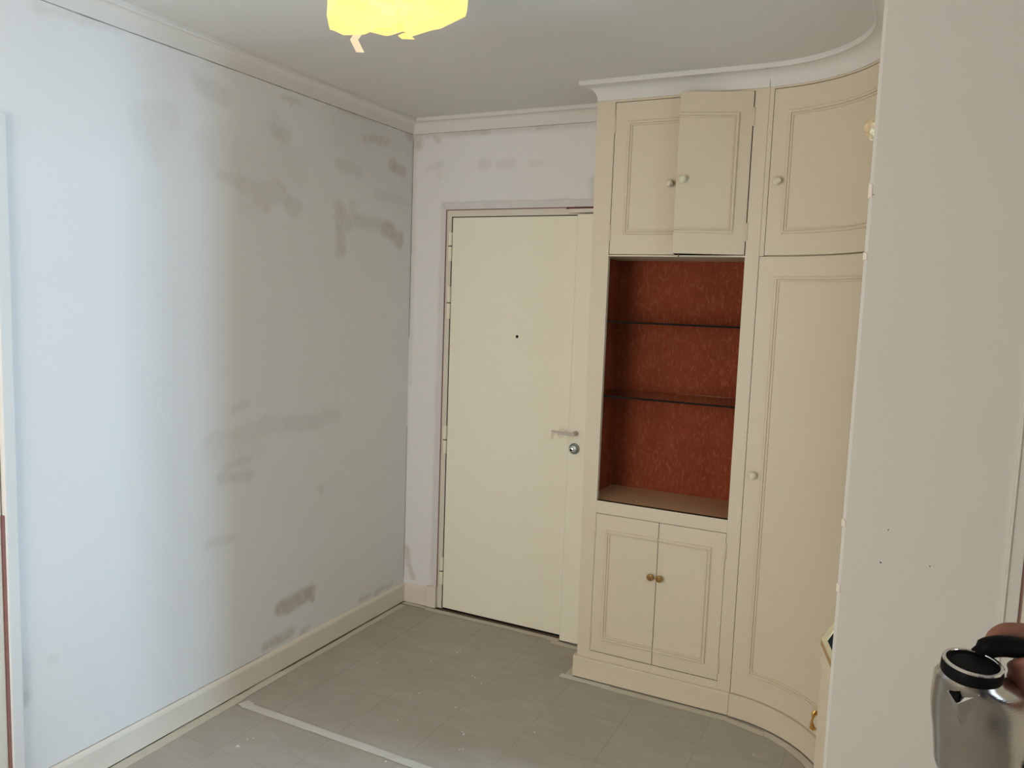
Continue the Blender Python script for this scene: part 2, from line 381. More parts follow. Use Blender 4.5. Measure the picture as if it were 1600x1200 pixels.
# chipped paint flakes on the partition's edge
for u, v, h in ((1359, 298, .016), (1347, 400, .008), (1290, 915, .010), (1303, 815, .008)):
    p = on(u, v, 'y', YN)
    MB().hexa([(XR-.002, YN+.004, p.z-h), (XR+.006, YN-.0015, p.z-h*.8), (XR+.008, YN+.002, p.z-h), (XR, YN+.01, p.z-h),
               (XR-.002, YN+.004, p.z+h), (XR+.005, YN-.0015, p.z+h*.7), (XR+.008, YN+.002, p.z+h), (XR, YN+.01, p.z+h)]).build('paint_chip', M['base'], pw)
w = MB(); y0, y1, z0, z1 = WIN['y0'], WIN['y1'], WIN['z0'], WIN['z1']
w.box((XE, YB-.2, 0), (XE+.2, y0, H)).box((XE, y1, 0), (XE+.2, .2, H)).box((XE, y0, 0), (XE+.2, y1, z0)).box((XE, y0, z1), (XE+.2, y1, H))
struct(w.build('wall_side', M['unseenwall']))
w = MB(); xa, xb, za, zb = WIN3['x0'], WIN3['x1'], WIN3['z0'], WIN3['z1']
w.box((-.2, YB-.2, 0), (xa, YB, H)).box((xb, YB-.2, 0), (XE+.2, YB, H)).box((xa, YB-.2, 0), (xb, YB, za)).box((xa, YB-.2, zb), (xb, YB, H))
struct(w.build('wall_front', M['unseenwall']))
wf = MB()
for a, b in ((xa, xa+.05), ((xa+xb)/2-.03, (xa+xb)/2+.03), (xb-.05, xb)): wf.box((a, YB-.07, za), (b, YB-.02, zb))
wf.box((xa+.05, YB-.07, za), (xb-.05, YB-.02, za+.05)).box((xa+.05, YB-.07, zb-.05), (xb-.05, YB-.02, zb))
struct(wf.build('added_window_3', M['cornice']))

# cornices
def cprof(d):
    zb = 2.4475; pr = [(-.004, zb), (.006, zb), (.007, zb+.006)]
    for i in range(1, 8):
        t = PI/2*i/7; pr.append((.007+(d-.012-.007)*(1-math.cos(t)), zb+.006+(H-.017-zb-.006)*math.sin(t)))
    return pr+[(d-.003, H-.017), (d, H-.013), (d, H+.002), (-.004, H+.002)]
struct(MB().sweep([(0, YB), (0, 0), (1.127, 0)], cprof(.047)).build('trim_1', M['cornice'], smooth=30), 'plaster cove cornice along the left and back walls')
struct(MB().sweep([(1.127, 0), (1.127, YC), (1.7965, YC)], cprof(.068)).build('trim_2', M['cornice'], smooth=30), 'cove cornice above the display cabinet')
struct(MB().sweep([(1.8005, YC)]+arcs(2.2, 90, 28)+[(XR, YN+.1)], cprof(.068)).build('trim_3', M['cornice'], smooth=30), 'curved cove cornice above the curved cupboard')
def dark_line(name, p0, p1, n, wmin, wmax, normal, m, parent):
    """thin irregular dark line lying on a wall"""
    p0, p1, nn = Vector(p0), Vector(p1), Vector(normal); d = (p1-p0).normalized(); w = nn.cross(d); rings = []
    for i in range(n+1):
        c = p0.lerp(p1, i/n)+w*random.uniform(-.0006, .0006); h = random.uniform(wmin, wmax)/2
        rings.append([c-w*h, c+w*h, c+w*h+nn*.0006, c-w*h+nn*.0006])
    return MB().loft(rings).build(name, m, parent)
t1 = [o for o in COL.objects if o.name.startswith('trim_1')][0]
dark_line('shadow_line', (.0002, -2.3, 2.4462), (.0002, -.01, 2.4462), 60, .0008, .0030, (1, 0, 0), M['dark_line'], t1)  # dark strip painted as the shadow gap under the cornice
dark_line('shadow_line', (.01, -.0002, 2.4466), (1.11, -.0002, 2.4466), 30, .0004, .0014, (0, -1, 0), M['dark_line'], t1)  # painted gap shadow continued along the back cornice
dark_line('corner_line', (.0012, -.0004, 1.42), (.0012, -.0004, 2.42), 24, .0014, .0034, (0, -1, 0), M['dark_line'], bw)  # plain dark line down the wall corner
dark_line('corner_line', (.0008, -.0004, .12), (.0008, -.0004, .95), 24, .0006, .0022, (0, -1, 0), M['dark_line'], bw)  # lower stretch of the same dark corner line
# baseboards
bb = [(-.004, .004), (.013, .004), (.013, .088), (.010, .096), (.004, .1035), (-.004, .1035)]
b1 = struct(MB().sweep([(0, -2.056), (0, 0)], bb).build('baseboard_left', M['base']), 'cream baseboard along the left wall')
dark_line('shadow_line', (.0002, -2.05, .1047), (.0002, -1.0, .1047), 40, .0004, .0018, (1, 0, 0), M['dark_line'], b1)  # dark strip painted as the shaded gap over the baseboard
struct(MB().sweep([(.0135, 0), (.150, 0)], bb).build('baseboard_back', M['base']), 'short cream baseboard between corner and door')
struct(MB().sweep([(0, YB), (0, -3.06)], bb).build('baseboard_left', M['base']))
struct(MB().sweep([(XR+.0, YN), (2.538, YN)], [(o, z) for o, z in bb], 1).build('baseboard_right', M['base']))

# ------------------------------------------------------------------ entrance door (door_1)
d1 = struct(bpy.data.objects.new('door_1', None), 'pale cream flat entrance door with lever handle and lock cover'); COL.objects.link(d1)
casing = MB()
casing.hexa([(.176, -.006, .116), (.2085, -.006, .116), (.2085, .05, .116), (.176, .05, .116), (.184, -.006, 2.104), (.2085, -.006, 2.069), (.2085, .05, 2.069), (.184, .05, 2.104)])
casing.hexa([(.2085, -.006, 2.069), (1.135, -.006, 2.069), (1.135, .05, 2.069), (.2085, .05, 2.069), (.184, -.006, 2.104), (1.135, -.006, 2.104), (1.135, .05, 2.104), (.184, .05, 2.104)])
label(casing.build('casing', M['casing'], d1, bevel=.002), 'greyish pink primed casing around the door')
label(MB().box((.152, -.016, .004), (.2105, .05, .117)).build('plinth_block', M['base'], d1, bevel=.002), 'cream plinth block at the foot of the casing')
label(MB().box((.2085, -.004, .117), (.2125, .05, 2.067)).box((.2125, -.004, 2.0655), (.86, .05, 2.069)).build('paint_line', M['redline'], d1), 'worn reddish paint line beside the frame')
label(MB().box((.86, -.005, 2.060), (1.135, .05, 2.069)).build('paint_line', M['redtop'], d1), 'dark red paint line above the closer rail')
MB().box((.2125, -.001, .006), (.2415, .05, 2.0655)).box((.2415, -.001, 2.034), (1.135, .05, 2.0655)).build('frame', M['frame'], d1, bevel=.0015)
MB().box((.2415, .0, .01), (.2425, .012, 2.034)).build('gap_shade', M['dark'], d1)  # dark strip that paints shade into the gap beside the leaf
leaf = MB().box((.2478, -.003, .014), (1.13, .045, 2.0295)).build('leaf', M['door'], d1, bevel=.002)
MB().box((.2415, .012, .0), (1.13, .05, 2.034)).build('rebate', M['dark'], d1)
# lock cover: full height steel cover with a rounded left edge standing off the leaf
yv = -.044; pr = [(.924, -.008)]
for i in range(7):
    t = PI/2*i/6; pr.append((.924+.018*(1-math.cos(t))*1.0, -.008-(.036)*math.sin(t)))
pr += [(1.10, yv), (1.10, -.008)]
cov = MB().loft([[(x, y, z) for x, y in pr] for z in (.008, 2.031)])
MB().box((.9215, -.0042, .014), (.9245, -.002, 2.0295)).build('seam_shade', M['dark_line'], d1)  # dark strip painted along the cover's joint to deepen its shade
label(cov.build('lock_cover', M['door'], d1, smooth=35), 'full height cream lock cover standing proud of the leaf')
label(MB().box((.886, -.040, 2.0385), (1.12, -.006, 2.0575)).build('closer_rail', M['frame'], d1, bevel=.003), 'short cream rail above the lock cover')
# four two-knuckle hinges
for zt, zm, zb in ((1.958, 1.888, 1.815), (1.690, 1.606, 1.526), (.979, .907, .834), (.284, .212, .138)):
    h = MB().lathe([(.008, zb), (.009, zb+.002), (.009, zm-.002), (.008, zm-.001)], (.240, -.010, 0), 'z', 12)
    h.lathe([(.008, zm+.001), (.009, zm+.003), (.009, zt-.002), (.007, zt)], (.240, -.010, 0), 'z', 12)
    ho = h.build('hinge', M['door'], d1, smooth=40)
    MB().lathe([(.0098, zm-.0022), (.0098, zm+.0022)], (.240, -.010, 0), 'z', 12).build('knuckle_gap', M['dark'], ho)  # dark ring painted in for the shaded split between the knuckles
# peephole
pp = on(808, 526, 'y', -.003)
label(MB().lathe([(.007, -.002), (.007, .0015), (.0055, .002)], pp, '-y', 16).build('peephole', M['black'], d1), 'black peephole')
# handle + cylinder
hp = on(900, 677, 'y', yv)
hd = MB().lathe([(.012, -.001), (.012, .004), (.009, .006), (.008, .034), (.010, .036), (.011, .044), (.009, .048)], hp, '-y', 18)
label(hd.build('rose', M['grey_handle'], d1, smooth=40), 'round grey painted handle rose')
lv = MB().tube([hp+Vector((0, -.040, .000)), hp+Vector((-.02, -.041, -.002)), hp+Vector((-.06, -.041, -.001)), hp+Vector((-.098, -.039, .003)), hp+Vector((-.108, -.037, .004))],
               [(.008, .008), (.008, .007), (.0075, .006), (.0065, .005), (.004, .004)], 12)
lev = label(lv.build('lever', M['grey_handle'], d1, smooth=50), 'grey lever handle with torn masking tape')
for dx, dz, w_, h_ in ((-.098, -.018, .016, .018), (-.055, -.010, .018, .008)):
    q = hp+Vector((dx, -.047, dz))
    MB().hexa([(q.x-w_/2, q.y, q.z-h_), (q.x+w_/2*.6, q.y-.004, q.z-h_*.8), (q.x+w_/2*.6, q.y-.002, q.z-h_*.8), (q.x-w_/2, q.y+.002, q.z-h_),
               (q.x-w_/2, q.y, q.z+h_), (q.x+w_/2, q.y, q.z+h_), (q.x+w_/2, q.y+.002, q.z+h_), (q.x-w_/2, q.y+.002, q.z+h_)]).build('tape_scrap', M['tape'], lev)
cp = on(897.5, 701, 'y', yv)
cy = label(MB().lathe([(.025, -.001), (.0265, .004), (.024, .009), (.019, .012), (.017, .020), (.011, .022)], cp, '-y', 28).build('lock_cylinder', M['steel_lock'], d1, smooth=30), 'round grey metal lock cylinder')
cq = cp+Vector((-.006, -.021, -.003))
MB().lathe([(.0115, -.004), (.0115, .004), (.0085, .0055)], cq, '-y', 20).build('cylinder_plug', M['chrome'], cy, smooth=30)
MB().lathe([(.0065, .0), (.0065, .0062)], cq, '-y', 14).build('keyhole', M['dark'], cy)

# side door on the left wall (door_2) - only its casing edge is in view
d2 = struct(bpy.data.objects.new('door_2', None), 'white casing of a side door at the left edge'); COL.objects.link(d2)
c2 = MB().box((-.01, -2.092, .0), (.012, -2.056, 2.102)).box((-.01, -3.06, 2.066), (.012, -2.092, 2.102)).box((-.01, -3.06, 0), (.012, -3.024, 2.066))
label(c2.build('casing', M['wall2'], d2, bevel=.003), 'white door casing')
label(MB().box((-.01, -2.096, .0), (.006, -2.092, .95)).build('paint_line', M['redline'], d2), 'dark red worn line along the casing')
MB().box((-.06, -3.02, .01), (-.004, -2.096, 2.064)).build('leaf', M['frame'], d2, bevel=.003)
MB().lathe([(.022, 0), (.022, .006), (.010, .01), (.010, .035), (.024, .045), (.026, .058), (.012, .066)], (-.004, -2.95, 1.02), '-x', 16).build('knob', M['brass'], d2, smooth=40).scale.x = -1
# door opening at far right of the partition (door_3)
d3 = struct(bpy.data.objects.new('door_3', None), 'white door casing at the right edge of the partition'); COL.objects.link(d3)
c3 = MB().sweep([(2.541, YN), (2.566, YN)], [(-.01, 0), (.012, 0), (.012, 2.10), (-.01, 2.10)])
c3.box((2.538, YN-.016, .0), (2.543, YN+.02, 2.105)).box((2.566, YN-.012, 2.065), (3.42, YN+.02, 2.105)).box((3.385, YN-.012, 0), (3.42, YN+.02, 2.065))
label(c3.build('casing', M['partition'], d3, bevel=.002), 'white flat door casing with raised edge')
label(MB().box((2.566, YN-.008, 0), (2.570, YN+.05, 2.065)).build('paint_line', M['redline'], d3), 'dark red worn line along the casing')
MB().box((2.570, YN-.004, 0), (2.60, YN+.06, 2.06)).build('frame', M['frame'], d3)
MB().box((3.345, YN-.80, .01), (3.385, YN-.02, 2.058)).build('leaf', M['door'], d3, bevel=.002)   # unseen leaf set open at right angles to keep window light off the partition
MB().box((2.60, YN+.07, 0), (3.385, YN+.1, 2.06)).build('closet_back', M['wall2'], d3)

# ------------------------------------------------------------------ mouldings for panels
MP = [(0, 0), (.0004, .006), (.004, .0085), (.009, .0075), (.0112, .002), (.0138, .002), (.0152, .0058), (.0185, .0058), (.0195, 0)]
def moulding(mb, pts, mapfn, closed=False, sub=1):
    """panel moulding: profile swept along a (u, w) path, growing to the right of travel"""
    P = [Vector(p) for p in pts]; n = len(P); rings = []; fin = []
    for i in range(n):
        ns = []
        for a, b in ((i-1, i), (i, i+1)):
            if not closed and (a < 0 or b > n-1): continue
            d = (P[b % n]-P[a % n]).normalized(); ns.append(Vector((d.y, -d.x)))
        nn = sum(ns, Vector((0, 0))).normalized(); k = 1/nn.dot(ns[0])
        fin.append((P[i], nn*k))
    if closed: fin.append(fin[0])
    for i in range(len(fin)-1):
        (p, a), (q, b) = fin[i], fin[i+1]
        last = i == len(fin)-2
        for s_ in range(sub if abs(q.x-p.x) > .05 else 1):
            t = s_/(sub if abs(q.x-p.x) > .05 else 1)
            c = p.lerp(q, t); e = a.lerp(b, t)
            rings.append([mapfn(c.x+e.x*o, c.y+e.y*o, h) for o, h in MP])
    p, a = fin[-1]; rings.append([mapfn(p.x+a.x*o, p.y+a.y*o, h) for o, h in MP])
    return mb.loft(rings, not closed, not closed, closed=True)

def tape_knob(name, pos, nrm, parent, lab, r=.0155, seed=0):
    """round knob bundled in creased masking tape"""
    rnd = random.Random(seed); bm = bmesh.new(); bmesh.ops.create_icosphere(bm, subdivisions=2, radius=r)
    n = Vector(nrm).normalized(); q = Vector((0, 0, 1)).rotation_difference(n)
    for v in bm.verts:
        v.co *= 1+rnd.uniform(-.16, .18); v.co.z = v.co.z*.85+r*1.5
    res = bmesh.ops.create_cone(bm, cap_ends=True, segments=12, radius1=r*.62, radius2=r*.45, depth=r*1.3)
    for v in res['verts']: v.co.z += r*.6
    for v in bm.verts: v.co = q @ v.co + Vector(pos)
    me = bpy.data.meshes.new(name); bm.to_mesh(me); bm.free(); me.materials.append(M['tape'])
    o = bpy.data.objects.new(name, me); COL.objects.link(o); o.parent = parent; o['label'] = lab
    return o

# ------------------------------------------------------------------ display cabinet
cab = thing('display_cabinet', 'tall cream built-in cabinet with red papered niche, two-door cupboards above and below', 'cabinet')
XL0, XL1 = 1.139, 1.115      # left front edge leans slightly
xl = lambda z: XL0+(XL1-XL0)*z/H
SX0, SX1 = 1.196, 1.7985      # right end of the cabinet front, inner edge of left stile
T = .022
def lean_box(mb, xa, xb, ya, yb, za, zb):   # left edge follows the lean
    return mb.hexa([(xa(za), ya, za), (xb, ya, za), (xb, yb, za), (xa(za), yb, za), (xa(zb), ya, zb), (xb, ya, zb), (xb, yb, zb), (xa(zb), yb, zb)])
lean_box(MB(), xl, SX0-.0, YC, YC+T, .0, 2.452).build('stile', M['cream'], cab, bevel=.0015)
MB().box((1.745, YC, 0), (SX1-.001, YC+T, 2.452)).build('stile', M['cream'], cab, bevel=.0012)
MB().box((SX0, YC, 2.4395), (1.745, YC+T, 2.452)).build('rail', M['cream'], cab)
MB().box((SX0, YC, .7435), (1.745, YC+T, .797)).build('rail', M['cream'], cab)
MB().box((SX0, YC, 0), (1.745, YC+T, .1305)).build('rail', M['cream'], cab)
side = MB().hexa([(xl(0), YC+T, 0), (xl(0)+.014, YC+T, 0), (xl(0)+.014, -.001, 0), (xl(0), -.001, 0),
                  (xl(2.46), YC+T, 2.46), (xl(2.46)+.014, YC+T, 2.46), (xl(2.46)+.014, -.001, 2.46), (xl(2.46), -.001, 2.46)])
side.build('side_panel', M['cream'], cab)
# niche
nl = lambda z: xl(z)+.0142
lean_box(MB(), nl, SX1-.005, -.006, -.001, .0, 2.45).build('back_panel', M['dark'], cab)
label(lean_box(MB(), nl, SX1-.022, -.0095, -.0062, .797, 1.826).build('niche_back', M['niche'], cab), 'red brown streaked wallpaper on the niche back')
ns = MB().hexa([(nl(.797), YC+T, .797), (nl(.797)+.002, YC+T, .797), (nl(.797)+.002, -.0095, .797), (nl(.797), -.0095, .797),
                (nl(1.826), YC+T, 1.826), (nl(1.826)+.002, YC+T, 1.826), (nl(1.826)+.002, -.0095, 1.826), (nl(1.826), -.0095, 1.826)])
label(ns.build('niche_side', M['niche'], cab), 'red brown papered left side of the niche')
label(MB().box((SX1-.022, YC+T, .797), (SX1-.006, -.0095, 1.826)).build('niche_side', M['niche'], cab), 'red brown papered right side of the niche')
label(MB().box((nl(.79)+.001, YC+.0005, .785), (SX1-.007, -.007, .797)).build('niche_floor', M['nichefloor'], cab, bevel=.001), 'tan niche floor')
MB().box((nl(1.83), YC+.003, 1.8245), (SX1-.007, -.007, 1.8305)).build('niche_top', M['cream'], cab)
# base
label(MB().box((1.1235, YC-.012, .0045), (1.7965, YC-.0002, .0975)).build('plinth', M['cream'], cab, bevel=.003), 'cream plinth board')
MB().box((1.1235, YC-.0001, .0045), (1.1385, -.001, .0975)).build('plinth_return', M['cream'], cab)
flat = lambda u, w, h: (u, YC-h, w)
def cab_door(name, x0, x1, z0, z1, mould, lab, hinge_side, hz):
    o = MB().box((x0+.0012, YC-.0005, z0+.0014), (x1-.0012, YC+.0195, z1-.0014)).build(name, M['cream'], cab, bevel=.0012)
    label(o, lab)
    moulding(MB(), mould, flat).build('moulding', M['cream'], o, smooth=25)
    hx = x0 if hinge_side < 0 else x1
    for za, zb in hz:
        MB().lathe([(.003, za), (.0042, za+.002), (.0042, (za+zb)/2-.001), (.0032, (za+zb)/2), (.0042, (za+zb)/2+.001), (.0042, zb-.002), (.003, zb)], (hx, YC-.0015, 0), 'z', 8).build('hinge', M['cream'], o, smooth=40)
    return o
ul = cab_door('door', 1.1975, 1.4700, 1.8315, 2.4385, [(1.4688, 1.9115), (1.2545, 1.9115), (1.2545, 2.361), (1.4688, 2.361)],
              'closed cream door above the niche, left of the open one', -1, ((1.884, 1.952), (2.318, 2.388)))
tape_knob('knob', (1.441, YC, 2.108), (0, -1, 0), ul, 'knob wrapped in masking tape', seed=1)
# right upper door, standing ajar: hinge at x = 1.745
ur = bpy.data.objects.new('door', None); COL.objects.link(ur); ur.parent = cab; ur.location = (1.7445, YC, 0); ur.rotation_euler = (0, 0, math.radians(17.2))
label(ur, 'cream door above the niche standing ajar, right of the closed one')
wd = .2725
MB().box((-wd, -.0005, 1.8330), (-.0025, .0195, 2.4385)).build('panel', M['cream'], ur, bevel=.0012)
moulding(MB(), [(-wd+.001, 2.361), (-.0515, 2.361), (-.0515, 1.9115), (-wd+.001, 1.9115)], lambda u, w, h: (u, -h, w)).build('moulding', M['cream'], ur, smooth=25)
for za, zb in ((1.884, 1.952), (2.312, 2.380)):
    MB().lathe([(.003, za), (.0045, za+.002), (.0045, (za+zb)/2-.001), (.0034, (za+zb)/2), (.0045, (za+zb)/2+.001), (.0045, zb-.002), (.003, zb)], (.0005, -.001, 0), 'z', 8).build('hinge', M['cream'], ur, smooth=40)
k = tape_knob('knob', (-.252, -.0005, 2.112), (0, -1, 0), ur, 'knob wrapped in masking tape', seed=2)
# ball catch under the open door
MB().lathe([(.004, 1.825), (.004, 1.8325)], (1.487, YC+.004, 0), 'z', 8).build('catch', M['brass'], cab)
# lower doors
LZ = ((.163, .225), (.636, .702))
ll = cab_door('door', 1.1960, 1.4715, .1325, .7425, [(1.4703, .1905), (1.2445, .1905), (1.2445, .676), (1.4703, .676)], 'closed lower left cream door with brass knob', -1, LZ)
lr = cab_door('door', 1.4715, 1.7450, .1325, .7425, [(1.4727, .676), (1.690, .676), (1.690, .1905), (1.4727, .1905)], 'closed lower right cream door with brass knob', 1, LZ)
for x, o in ((1.449, ll), (1.487, lr)):
    kb = MB().lathe([(.006, -.001), (.006, .008), (.0135, .013), (.0150, .017), (.0135, .020), (.009, .0205), (.008, .0185), (.005, .0185), (.004, .021), (.001, .022)], (x, YC, .511), '-y', 20)
    label(kb.build('knob', M['brass'], o, smooth=30), 'small round aged brass knob')
# glass shelves
for z, l in ((1.5555, 'upper thin glass shelf in the red niche'), (1.2425, 'lower thin glass shelf in the red niche')):
    g = MB().box((nl(z)+.003, YC+.0255, z-.0035), (SX1-.023, -.011, z+.0035)).build('glass_shelf', M['glass'])
    tag(g, l, 'shelf', 'glass shelves in the niche')
    label(MB().box((nl(z)+.003, YC+.0242, z-.0037), (SX1-.023, YC+.0254, z+.0037)).build('edge', M['glassedge'], g), 'dark front edge of the glass')
# crumb on niche floor
q = on(995, 784, 'z', .797)
tag(MB().lathe([(.003, 0), (.0042, .0015), (.002, .003)], (q.x, q.y, .797), 'z', 6).build('plaster_crumb', M['crumb']), 'white plaster crumb lying on the tan niche floor', 'crumb')

# ------------------------------------------------------------------ curved cupboard
cur = thing('curved_cupboard', 'cream concave corner cupboard with curved doors, right of the display cabinet', 'cupboard')
def slab(mb, a0, a1, z0, z1, h0, h1, n=30):
    """curved slab: h = distance in front of the arc (towards its centre)"""
    rings = []
    for i in range(n+1):
        t = a0+(a1-a0)*i/n
        A = arc(t, RC-h0); B = arc(t, RC-h1)
        rings.append([(A[0], A[1], z0), (B[0], B[1], z0), (B[0], B[1], z1), (A[0], A[1], z1)])
    return mb.loft(rings)
cmap = lambda u, w, h: (*arc(math.degrees(u/RC), RC-h), w)
slab(MB(), 1.2, 88, .098, 2.452, -.028, -.022).build('carcass', M['cream'], cur, smooth=30)
slab(MB(), 1.1, 3.2, 1.8285, 2.452, -.021, 0, 3).build('stile', M['cream'], cur, smooth=30)
slab(MB(), 3.2, 88, 2.4415, 2.452, -.021, 0).build('rail', M['cream'], cur, smooth=30)
pl = slab(MB(), 1.0, 88, .0045, .0975, -.02, .012); label(pl.build('plinth', M['cream'], cur, smooth=30), 'curved cream plinth board')
ud = slab(MB(), 3.5, 84, 1.8325, 2.4385, -.0195, .0005).build('door', M['cream'], cur, smooth=30); label(ud, 'upper curved cream door')
U = lambda deg: math.radians(deg)*RC
moulding(MB(), [(U(10.8), 1.9105), (U(10.8), 2.3585), (U(77), 2.3585), (U(77), 1.9105)], cmap, True, 26).build('moulding', M['cream'], ud, smooth=25)
ld = slab(MB(), 1.3, 84, .0995, 1.8265, -.0195, .0015).build('door', M['cream'], cur, smooth=30); label(ld, 'tall lower curved cream door')
moulding(MB(), [(U(9.4), .192), (U(9.4), 1.753), (U(77), 1.753), (U(77), .192)], lambda u, w, h: cmap(u, w, h+.001), True, 26).build('moulding', M['cream'], ld, smooth=25)
MB().add([], []).loft([[(*arc(84.6, r_), z) for r_, z in ((RC+.02, .0995), (RC-.0005, .0995), (RC-.0005, 2.4385), (RC+.02, 2.4385))], [(*arc(88, r_), z) for r_, z in ((RC+.02, .0995), (RC-.0005, .0995), (RC-.0005, 2.4385), (RC+.02, 2.4385))]]).build('stile', M['cream'], cur)
for th, z, o, sd in ((8.0, 2.102, ud, 3), (5.4, .993, ld, 4)):
    a = arc(th, RC-.001); nrm = (-math.sin(math.radians(th)), -math.cos(math.radians(th)), 0)
    tape_knob('knob', (a[0], a[1], z), nrm, o, 'knob wrapped in masking tape', seed=sd)

# ------------------------------------------------------------------ low cabinet with canted front, in the recess at right
low = thing('low_cabinet', 'low cream cabinet with canted front and brass handle, half hidden behind the partition', 'cabinet')
zt = .80
A_ = (2.188, -1.362); B_ = (2.2285, -1.515); C_ = (2.235, -1.04)
plan = [B_, (2.60, -1.515), (2.60, -1.04), C_, A_]
def inset(pl_, d):
    n = len(pl_); out = []
    ar = sum(pl_[i][0]*pl_[(i+1) % n][1]-pl_[(i+1) % n][0]*pl_[i][1] for i in range(n)); sg = 1 if ar > 0 else -1
    for i in range(n):
        p = Vector(pl_[i]); a = (p-Vector(pl_[i-1])).normalized(); b = (Vector(pl_[(i+1) % n])-p).normalized()
        na = Vector((-a.y, a.x))*sg; nb = Vector((-b.y, b.x))*sg; m_ = (na+nb).normalized(); out.append(tuple(p+m_*(d/max(.3, m_.dot(na)))))
    return out
bodyp = inset(plan, .006)
MB().loft([[(x, y, z) for x, y in bodyp] for z in (.0, zt-.055)]).build('body', M['cream'], low, bevel=.002)
MB().loft([[(x, y, z) for x, y in plan] for z in (zt-.055, zt-.05)]+[[(x, y, zt-.046) for x, y in inset(plan, .004)]]).build('ledge', M['cream'], low)
MB().loft([[(x, y, z) for x, y in inset(plan, .004)] for z in (zt-.046, zt-.016)]).build('top_band', M['cream'], low)
ip = inset(plan, .014)
fr = MB()
for i in range(5):   # mitred top frame, one piece per side
    j = (i+1) % 5; g = .0004
    fr.hexa([(*plan[i], zt-.016), (*plan[j], zt-.016), (*ip[j], zt-.016), (*ip[i], zt-.016), (*plan[i], zt), (*plan[j], zt), (*ip[j], zt), (*ip[i], zt)])
label(fr.build('top_frame', M['wood'], low, bevel=.0008), 'bare wood mitred frame around the top')
label(MB().loft([[(x, y, z) for x, y in ip] for z in (zt-.0155, zt-.006)]).build('inset_top', M['dark'], low), 'black inset worktop')
# brass drop handle on the back facing facet
fa = Vector((C_[0]-A_[0], C_[1]-A_[1], 0)).normalized(); fn = Vector((-fa.y, fa.x, 0)); fn = -fn if fn.x > 0 else fn
hb_ = Vector((A_[0], A_[1], .565)) + fa*.045 + fn*(-.006)
hh = MB().lathe([(.008, 0), (.008, .002), (.003, .004), (.003, .014), (.005, .018), (.002, .021)], hb_+Vector((0, 0, .012)), '-x', 10)
hh.lathe([(.006, 0), (.003, .003), (.003, .012), (.0045, .016)], hb_+Vector((0, 0, -.03)), '-x', 10)
hh.tube([hb_+Vector((-.014, 0, .022)), hb_+Vector((-.018, -.002, .012)), hb_+Vector((-.020, -.002, .0)), hb_+Vector((-.022, 0, -.012)), hb_+Vector((-.020, 0, -.028)), hb_+Vector((-.016, 0, -.034))],
        [(.004, .004), (.0075, .006), (.003, .003), (.003, .003), (.008, .006), (.003, .003)], 10)
label(hh.build('handle', M['brass2'], low, smooth=50), 'small brass bail handle')

# ------------------------------------------------------------------ floor covering, tapes, crumbs
def strip(pts, w, z, t=.0012, jag=.0):
    P = [Vector(p) for p in pts]; rings = []
    for i in range(len(P)):
        d = (P[min(i+1, len(P)-1)]-P[max(i-1, 0)]).normalized(); n = Vector((-d.y, d.x))
        a = P[i]+n*(w/2+random.uniform(-jag, jag)); b = P[i]-n*(w/2+random.uniform(-jag, jag))
        rings.append([(a.x, a.y, z), (b.x, b.y, z), (b.x, b.y, z+t), (a.x, a.y, z+t)])
    return MB().loft(rings)
def dense(pts, step=.06):
    out = []
    for a, b in zip(pts, pts[1:]):
        n = max(1, int(math.dist(a, b)/step)); out += [(a[0]+(b[0]-a[0])*i/n, a[1]+(b[1]-a[1])*i/n) for i in range(n)]
    return out+[pts[-1]]
def sheet(x0, x1, y0, y1, lab):
    """protective paper lying over 30 cm floor tiles: the joints show as shallow grooves"""
    o = MB().box((x0, y0, -.004), (x1, y1, -.0016)).build('floor_sheet', M['floor']); tag(o, lab, 'floor covering', 'protective floor paper')
    g = .0008; xs = [x0]+[x for x in [.24+.3*k for k in range(0, 22)] if x0 < x < x1]+[x1]; ys = [y0]+[y for y in [-.31-.3*k for k in range(14, -1, -1)] if y0 < y < y1]+[y1]
    mb = MB()
    for a_, b_ in zip(xs, xs[1:]):
        for c_, d_ in zip(ys, ys[1:]):
            e = [random.uniform(0, .0003) for _ in range(4)]
            mb.hexa([(a_+g, c_+g, -.0016), (b_-g, c_+g, -.0016), (b_-g, d_-g, -.0016), (a_+g, d_-g, -.0016), (a_+g, c_+g, -.0005-e[0]), (b_-g, c_+g, -.0005-e[1]), (b_-g, d_-g, -.0005-e[2]), (a_+g, d_-g, -.0005-e[3])])
    mb.build('tile_relief', M['floor'], o)
    MB().box((x0, y0, -.00159), (x1, y1, -.0013)).build('groove', M['groove'], o)
sheet(.020, 2.19, -1.252, -.012, 'grey protective paper on the floor in front of the entrance door')
sheet(.020, XE-.03, YB+.03, -1.254, 'grey protective paper on the floor nearer the camera, this side of the cross tape')
G = 'masking tape strips on the floor'
def tape(pts, w, l, z=0, m='tape_floor', jag=.0015): return tag(strip(dense(pts), w, z, .0008, jag).build('tape_strip', M[m]), l, 'tape', G)
tape([(.036, -1.215), (.034, -.95)], .040, 'tape strip along the left baseboard just past the cross tape', .0009, 'tape_floor2')
tape([(.036, -.99), (.034, -.055)], .034, 'long tape strip along the left baseboard to the far corner')
tape([(.036, -1.20), (.040, -2.6)], .046, 'tape strip along the left baseboard nearest the camera', 0)
tape([(.075, -1.226), (.115, -1.238)], .050, 'crumpled short tape end beside the left baseboard', .0018, 'tape_floor2', .004)
tape([(.105, -1.238), (.9, -1.2475), (2.15, -1.262)], .036, 'pale tape strip crossing the floor', .0009, 'tape_floor2')
tape([(.02, -.028), (.20, -.030)], .030, 'tape strip under the short baseboard in the far corner', .0018)
tape([(.17, -.036), (.62, -.032), (.93, -.036)], .034, 'tape strip along the foot of the entrance door', .0009)
